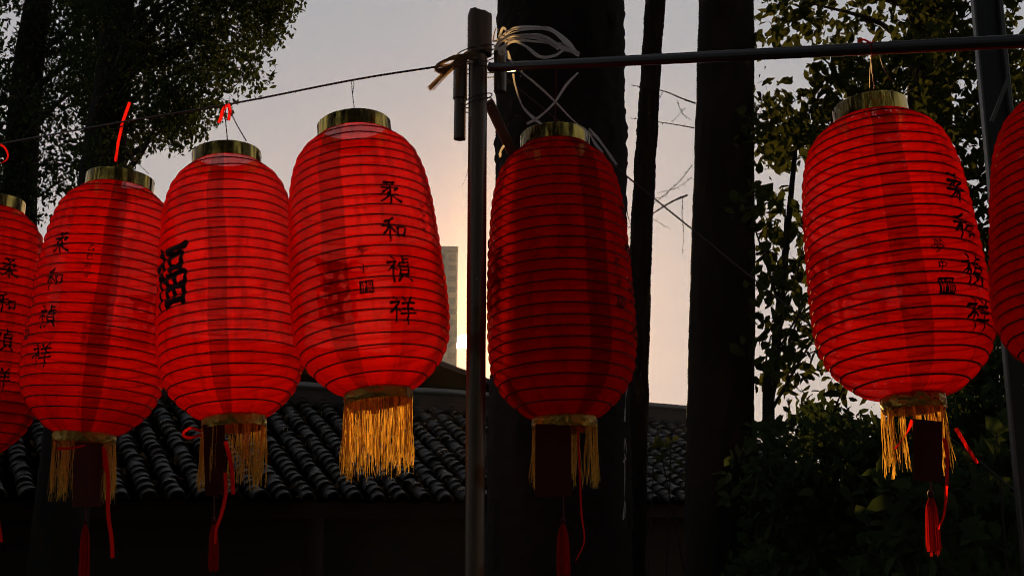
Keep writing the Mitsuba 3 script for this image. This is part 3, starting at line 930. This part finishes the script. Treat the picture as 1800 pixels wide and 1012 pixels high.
def lantern(top, bot, dt, db, R, phi, label, seed, n=NRIB, neck=(.47, .42)):
    L = Lantern(P(top[0], top[1] + 18, dt), P(bot[0], bot[1] + 8, db), R, phi, seed, n, neck)
    k = thing('paper_lantern', label, 'lantern', 'red lanterns hung in a row')
    # skin
    m, s = n * 6 + 1, 97
    tt, th = np.meshgrid(np.linspace(0, 1, m), np.linspace(0, 2 * np.pi, s), indexing='ij')
    V = L.surf(th + phi, tt).reshape(-1, 3)
    add('skin', (V, grid_faces(m, s)), 'cloth', True, k, uv=np.stack([th / (2 * np.pi), tt], -1).reshape(-1, 2))
    # ribs: a ring of wire at every fold
    g = np.linspace(0, 2 * np.pi, 73)
    for i in range(1, n):
        ring = L.surf(g, i / n, 0.0006)
        add('rib', tube(ring, 0.0021, 5, caps=False), 'rib_wire', True, k)
    # collars
    g = np.linspace(0, 2 * np.pi, 73)
    def band(r_, z_, name, mt, jitter=0.0):
        rj = np.random.default_rng(seed + 5)
        r_, z_ = np.array(r_), np.array(z_)
        rr_ = r_[:, None] * (1 + jitter * rj.normal(0, 1, (len(r_), 73)))
        rr_[:, -1] = rr_[:, 0]
        add(name, (L.w(rr_ * np.sin(g), -rr_ * np.cos(g), z_[:, None] + 0 * g).reshape(-1, 3), grid_faces(len(r_), 73)), mt, 40, k)
    rc_ = R * (neck[0] + 0.015)
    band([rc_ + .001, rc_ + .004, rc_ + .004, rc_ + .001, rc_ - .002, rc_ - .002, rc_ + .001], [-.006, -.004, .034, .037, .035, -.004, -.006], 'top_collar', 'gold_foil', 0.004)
    rb_ = R * (neck[1] - 0.005)
    band([rb_, rb_ + .003, rb_ + .005, rb_ + .004, rb_ + .002, rb_ - .001, rb_ - .001], -L.H + np.array([.006, .002, -.008, -.020, -.028, -.026, .004]), 'bottom_collar', 'gold_tinsel', 0.014)
    return k, L


def prints(k, L, phi, dt=0.0, scale=1.0):
    """The brushed column, the small columns beside it and the seal, then the large character on the far side."""
    def put(name, th, t, size, aspect=1.0, part='lettering'):
        m = GLYPH[name]
        v = np.array(m.vertices)
        r0_ = L.R * np.interp(t, PROF_T, PROF_R)
        thv = phi + th + (v[:, 0] - 0.5) * size * aspect / r0_
        tv = t + dt - (v[:, 1] - 0.5) * size / L.H
        add(part, (L.surf(thv, tv, 0.0021), m.faces), 'ink', True, k)
    for name, t in (('rou', .285), ('he', .43), ('zhen', .575), ('xiang', .72)):
        put(name, 0.0, t, 0.068 * scale, 0.95)
    for i, name in enumerate(('yi', 'si', 'xin', 'chun')):
        put(name, math.radians(28), 0.305 + .036 * i, 0.021 * scale)
    put('meng', math.radians(-25), .50, 0.028 * scale)
    put('zhong', math.radians(-25), .57, 0.022 * scale)
    put('seal', math.radians(-24), .635, 0.031 * scale, part='seal_mark')
    put('fu', math.pi, .475, 0.175 * scale, 0.78, part='large_lettering')


def fringe(k, L, seed, length=0.175, count=150, gaps=()):
    rng = np.random.default_rng(seed)
    count = int(count * 1.45)
    lean, bth = np.zeros(2), 0.0
    ms = []
    for i in range(count):
        th = rng.uniform(0, 2 * np.pi)
        if i % 5 and any(abs((bth - c + np.pi) % (2 * np.pi) - np.pi) < w for c, w in gaps):
            continue
        if i % 5 == 0 and any(abs((th - c + np.pi) % (2 * np.pi) - np.pi) < w for c, w in gaps):
            continue
        r = L.R * (L.neck[1] - 0.005) + rng.uniform(-0.001, 0.005)
        z0 = -L.H - 0.02
        if i % 5 == 0:                     # threads hang in tangled bunches that share a lean
            lean, bth = rng.normal(0, 0.007, 2), th
        th = bth + rng.normal(0, 0.05)
        ln = length * rng.uniform(0.72, 1.06)
        a = L.w(r * math.sin(th), -r * math.cos(th), z0)
        sw = lean + rng.normal(0, 0.0025, 2)
        d = np.array([sw[0], sw[1], -ln])
        pts = [a + d * s + np.array([math.sin(s * 7 + i), math.cos(s * 5 + i), 0]) * 0.0030 * s * (1 - 0.3 * s) for s in np.linspace(0, 1, 9)]
        nrm = np.array([math.cos(i * 1.7), math.sin(i * 1.7), 0])
        ms.append(strip(pts, rng.uniform(0.0011, 0.0024), nrm, np.linspace(0, rng.normal(0, 1.5), 9)))
    add('fringe', cat(ms), 'gold_thread', True, k, kind='stuff')


def ribbon(k, pts, d, width, twist=(0, 0), name='ribbon', mt='red_plastic'):
    q = spline([P(x, y, d if np.isscalar(d) else d[i]) for i, (x, y) in enumerate(pts)], 8 * len(pts))
    add(name, strip(q, width, None, np.linspace(*twist, len(q))), mt, True, k)


def cord(k, pts, d, r=0.0012, name='hanging_cord', mt='red_cord'):
    q = spline([P(x, y, d if np.isscalar(d) else d[i]) for i, (x, y) in enumerate(pts)], 8 * len(pts))
    add(name, tube(q, r, 5), mt, True, k)


def card(k, x0, x1, y0, y1, d, lean=0, yaw=0.0):
    a, b = P((x0 + x1) / 2, y0, d), P((x0 + x1) / 2 - lean, y1, d)
    w = (x1 - x0) / F * d
    ax = (b - a) / np.linalg.norm(b - a)
    sx = np.cross(ax, [math.sin(yaw), -math.cos(yaw), 0])
    sx /= np.linalg.norm(sx)
    add('paper_tag', box((a + b) / 2, [w / max(math.cos(yaw), .4), 0.0016, np.linalg.norm(a - b)], np.stack([sx, np.cross(ax, sx), ax], 1)), 'red_card', False, k)


def tassel(k, x, y0, y1, y2, w, d, seed, lean=0):
    """Cord from y0 to y1, a knot, then threads down to y2."""
    rng = np.random.default_rng(seed)
    a, b, c = P(x, y0, d), P(x, y1, d), P(x + lean, y2, d)
    tk = key_of(f'{k}__tassel')
    ms = []
    for i in range(70):
        g = rng.uniform(0, 2 * np.pi)
        rr_ = w / F * d / 2 * math.sqrt(rng.uniform(0, 1))
        e = c + np.array([math.cos(g), math.sin(g), 0]) * rr_ + [0, 0, rng.normal(0, 0.004)]
        m = b + (e - b) * 0.3 + np.array([math.cos(g), math.sin(g), 0]) * rr_ * 0.5
        ms.append(strip(spline([b, m, e], 8), 0.0018, np.array([math.cos(g * 3), math.sin(g * 3), 0])))
    scene[tk] = mikit.ply(cat(ms), 'red_thread', smooth=True)
    labels[tk] = {'kind': 'stuff'}
    kn = trimesh.creation.icosphere(2, 0.006)
    kn.apply_scale([1, 1, 1.5])
    kn.apply_translation(b)
    add('knot', kn, 'red_card', True, tk)
    add('cord', tube(spline([a, (a + b) / 2 + [0.001, 0, 0], b], 8), 0.0014, 5), 'red_cord', True, tk)


G = math.radians
# second from the left pair outward: the leftmost, cut by the frame
k1, Lt1 = lantern((-14, 352), (-62, 790), 3.62, 3.60, 0.205, G(21), 'leftmost red lantern, mostly cut off by the left edge of the picture', 41)
prints(k1, Lt1, G(21))
fringe(k1, Lt1, 141)
ribbon(k1, [(-20, 250), (4, 256), (14, 272), (8, 284), (-12, 290)], 3.62, 0.008, (0, 2), 'tie_ribbon')
ribbon(k1, [(-26, 800), (-12, 850), (-2, 920), (3, 952)], 3.5, 0.010, (0, 1))
cord(k1, [(-16, 258), (-16, 325)], 3.62)

k2, Lt2 = lantern((210, 314), (150, 755), 3.34, 3.30, 0.205, G(-43), 'red lantern second from the left, brushed column along its left side', 42)
prints(k2, Lt2, G(-43), 0.02)
fringe(k2, Lt2, 142, 0.172, 125, ((0.35, 0.28),))
ribbon(k2, [(228, 180), (221, 200), (213, 222)], 3.33, 0.010, (0, 1.0), 'tie_ribbon')
ribbon(k2, [(214, 224), (208, 250), (203, 284)], 3.33, 0.009, (0.2, 0.6), 'tie_ribbon')
cord(k2, [(214, 216), (220, 250), (240, 284), (262, 306)], 3.34, 0.0009)
cord(k2, [(212, 216), (206, 250), (206, 292)], 3.34, 0.0009)
card(k2, 141, 176, 778, 890, 3.24, 5, 0.9)
tassel(k2, 150, 890, 915, 1012, 18, 3.24, 242, -3)
ribbon(k2, [(184, 790), (190, 840), (190, 900), (196, 945), (198, 980)], 3.16, 0.011, (0, 0.7))
ribbon(k2, [(182, 784), (184, 810), (190, 840), (180, 815)], 3.15, 0.010, (0, 1.5))
ribbon(k2, [(100, 788), (125, 787), (150, 782)], 3.12, 0.009, (0.3, 0.9))

k3, Lt3 = lantern((399, 272), (411, 728), 3.12, 3.06, 0.199, G(123), 'red lantern third from the left, one large black character at its left edge', 43)
prints(k3, Lt3, G(123), 0.025)
fringe(k3, Lt3, 143, 0.165, 120, ((-0.25, 0.2),))
for xs in ([(398, 186), (396, 205), (400, 248)], [(400, 184), (414, 215), (433, 248)]):
    cord(k3, xs, 3.12, 0.0017)
ribbon(k3, [(399, 184), (392, 194), (388, 208), (384, 216)], 3.10, 0.010, (0, 1), 'tie_ribbon')
ribbon(k3, [(401, 183), (404, 195), (402, 212)], 3.09, 0.010, (0, 1), 'tie_ribbon')
card(k3, 358, 394, 745, 870, 3.0, -4, 0.2)
tassel(k3, 376, 870, 915, 1000, 18, 3.0, 243, -1)
ribbon(k3, [(396, 775), (403, 800), (408, 830), (410, 868)], 2.93, 0.011, (0, 0.6))
ribbon(k3, [(396, 830), (397, 865), (390, 900), (380, 930), (378, 955)], 2.93, 0.010, (0.2, 1.2))
ribbon(k3, [(354, 758), (335, 752), (322, 762), (332, 769), (354, 764)], 2.95, 0.008, (0.4, 0.2))

k4, Lt4 = lantern((624, 222), (664, 682), 2.88, 2.82, 0.2005, G(20), 'bright red lantern just left of the post and sun, its brushed column right of centre', 44)
prints(k4, Lt4, G(20), 0.055)
fringe(k4, Lt4, 144, 0.185, 190)
cord(k4, [(618, 140), (619, 160), (623, 192)], 2.88, 0.0011, 'wire_hook', 'dark_wire')
cord(k4, [(618, 141), (622, 146), (620, 165)], 2.88, 0.0009, 'wire_hook', 'dark_wire')

k5, Lt5 = lantern((976, 243), (992, 728), 2.86, 2.80, 0.188, G(75), 'dim brown red lantern beside the post, shaded by the thick trunk', 45)
prints(k5, Lt5, G(75))
fringe(k5, Lt5, 145, 0.15, 110, ((0.1, 0.55),))
pbar = bar_at(978)
q = pix(pbar)
add('hanging_cord', tube([pbar - [0, 0, .012], Lt5.w(0, 0, 0.03)], 0.0012, 5), 'red_cord', True, k5)
card(k5, 941, 1004, 745, 873, 2.72, 0, 0.1)
tassel(k5, 990, 873, 915, 1010, 26, 2.72, 245, 2)
ribbon(k5, [(1016, 760), (1019, 830), (1022, 900), (1027, 950), (1012, 985)], 2.70, 0.005, (0, 1))

k6, Lt6 = lantern((1532, 196), (1604, 690), 2.30, 2.24, 0.175, G(53), 'large red lantern hung from the right bar, brushed column near its right side', 46, neck=(.42, .345))
prints(k6, Lt6, G(53), 0.07)
fringe(k6, Lt6, 146, 0.13, 95)
pbar = bar_at(1530)
g_ = np.linspace(0, 2 * np.pi, 24)
for o in (0, 0.006):
    add('tie_ribbon', strip(pbar + np.stack([0.004 * np.cos(g_) + o, 0.0145 * np.cos(g_), 0.0145 * np.sin(g_)], -1), 0.004, RIGHT * 1.0 + [0, 0, 0.001]), 'red_plastic', True, k6)
dq = pbar[1] - 0.014
ribbon(k6, [(1530, 76), (1518, 70), (1508, 73), (1520, 76), (1532, 74)], dq, 0.004, (0, 1), 'tie_ribbon')
cord(k6, [(1531, 100), (1533, 125), (1537, 156)], [dq, 2.22, 2.28], 0.0013)
cord(k6, [(1546, 97), (1555, 125), (1572, 146)], [dq, 2.15, 2.2], 0.0009)
add('hanging_cord', tube([pbar - [0, 0, .012], Lt6.w(0, 0, 0.035)], 0.0012, 5), 'red_cord', True, k6)
card(k6, 1604, 1657, 738, 845, 2.16, 0, 0.15)
tassel(k6, 1636, 845, 868, 968, 26, 2.16, 246, 6)
ribbon(k6, [(1660, 770), (1665, 800), (1664, 850), (1660, 900), (1650, 930)], 2.10, 0.0085, (0, 0.9))
ribbon(k6, [(1680, 752), (1698, 782), (1718, 814)], 2.12, 0.0095, (0.2, 0.5))
ribbon(k6, [(1604, 738), (1594, 760), (1574, 788)], 2.10, 0.008, (0, 2.0))

k7, Lt7 = lantern((1905, 150), (1945, 655), 2.10, 2.05, 0.188, G(40), 'rightmost red lantern, all but its left side cut off by the picture edge', 47)
prints(k7, Lt7, G(40))
fringe(k7, Lt7, 147, 0.135, 120)
add('hanging_cord', tube([P(1905, 70, 1.82), Lt7.w(0, 0, 0.035)], 0.0012, 5), 'red_cord', True, k7)

# ------------------------------------------------------------------ lashings at the post head
rf = thing('raffia_tie', 'brown raffia rope knotted round the left of the post head with frayed ends', 'rope')
rng = np.random.default_rng(71)
for i in range(34):
    o = rng.normal(0, 3.0, 2)
    pts = [(836 + o[0], 96 + o[1]), (812 + o[0], 106 + o[1]), (790 + o[0] * .6, 118 + o[1] * .6), (768 + o[0], 124 + o[1])]
    if i % 3 == 1:
        pts = [(826 + o[0], 94 + o[1]), (806 + o[0], 110 + o[1]), (780 + o[0], 134 + o[1]), (757 + o[0] * 1.2, 158 + o[1])]
    if i % 3 == 2:
        pts = [(832 + o[0], 98 + o[1]), (800, 100 + o[1]), (772 + o[0], 112), (766, 124), (782, 126 + o[1]), (800, 116)]
    q_ = spline([P(x, y, DP - 0.035 - 0.02 * rng.random()) for x, y in pts], 20)
    add('strand', strip(q_, rng.uniform(0.0025, 0.006), None, np.linspace(0, rng.normal(0, 1.5), 20)), 'raffia', True, rf)
for pts in ([(828, 205), (825, 250), (822, 300), (812, 328)], [(826, 240), (824, 330), (822, 372)], [(866, 74), (872, 50), (878, 62), (872, 90)]):
    q_ = spline([P(x, y, DP - 0.03) for x, y in pts], 20)
    add('strand', strip(q_, 0.0035, None, np.linspace(0, 2, 20)), 'raffia', True, rf)
wf = thing('plastic_tape', 'tangled pale plastic tape tied at the post head, trailing over the shaded lantern', 'tape')
tapes = [[(870, 88), (890, 66), (920, 62), (955, 66), (985, 80), (1018, 98)], [(872, 78), (900, 58), (940, 52), (970, 55), (1000, 78), (1018, 96)],
         [(874, 86), (905, 74), (925, 82), (950, 100), (975, 98), (995, 88), (1016, 96)], [(876, 70), (884, 50), (892, 62), (886, 90)],
         [(878, 92), (900, 70), (930, 72), (965, 76), (990, 84), (1014, 94)], [(886, 86), (896, 104), (918, 128), (945, 150), (975, 178), (1010, 214), (1045, 240), (1066, 262), (1084, 290)],
         [(1016, 128), (995, 150), (975, 180), (950, 204), (926, 218)], [(902, 130), (906, 152), (918, 186), (938, 208), (952, 218)], [(1034, 230), (1046, 252), (1060, 268)],
         [(1036, 226), (1056, 250), (1080, 284)], [(888, 86), (884, 96), (876, 92)], [(892, 90), (898, 108)], [(878, 60), (895, 66), (912, 68)], [(886, 256), (880, 266), (879, 277)],
         [(870, 74), (886, 72), (905, 66), (935, 66), (960, 72), (980, 84)]]
jr = np.random.default_rng(5)
tapes += [[(x + jr.normal(0, 2.5), y + jr.normal(0, 3.5)) for x, y in tapes[i]] for i in (0, 1, 2, 4, 14, 0, 1, 14)]
for i, pts in enumerate(tapes):
    q_ = spline([P(x, y, DP - 0.05 - 0.012 * math.sin(i * 2.3) - (0.03 if len(pts) > 6 else 0) - 0.0 * j) for j, (x, y) in enumerate(pts)], 10 * len(pts))
    if i in (5, 6, 7, 8, 9):
        q_ = spline([P(x, y, (2.62 if y < 205 else 2.62 - (0.0 if i == 7 else 0.0) - 0.0)) for x, y in pts], 10 * len(pts))
    s_ = np.linspace(0, 1, len(q_))
    add('strip', strip(q_, 0.0065 * (0.7 + 0.5 * np.abs(np.sin(s_ * 5 + i))), None, np.sin(s_ * 4 + i) * 0.9), 'white_film', True, wf)

# shreds of film caught on the thick trunk's right edge
sf = thing('film_shred', 'shredded pale film hanging down along the right edge of the thick trunk', 'plastic shred')
for pts in ([(1104, 668), (1100, 700), (1098, 740)], [(1099, 770), (1097, 790), (1100, 808)], [(1099, 770), (1101, 795), (1096, 812)], [(1098, 808), (1098, 870), (1096, 908)], [(1098, 880), (1100, 900), (1095, 912)]):
    q_ = spline([P(x, y, DA - 0.32) for x, y in pts], 14)
    add('strip', strip(q_, np.linspace(0.004, 0.008, 14), None, np.linspace(0, 2.5, 14)), 'white_film', True, sf)

# ------------------------------------------------------------------ the air
scene['haze'] = {'type': 'cube', 'bsdf': {'type': 'null'}, 'interior': {'type': 'ref', 'id': 'haze_air'},
                 'to_world': mi.ScalarTransform4f().translate(((HAZE_LO + HAZE_HI) / 2).tolist()).scale(((HAZE_HI - HAZE_LO) / 2 - 0.01).tolist())}
labels['haze'] = {'label': 'thin evening haze in the air', 'category': 'haze', 'kind': 'stuff'}
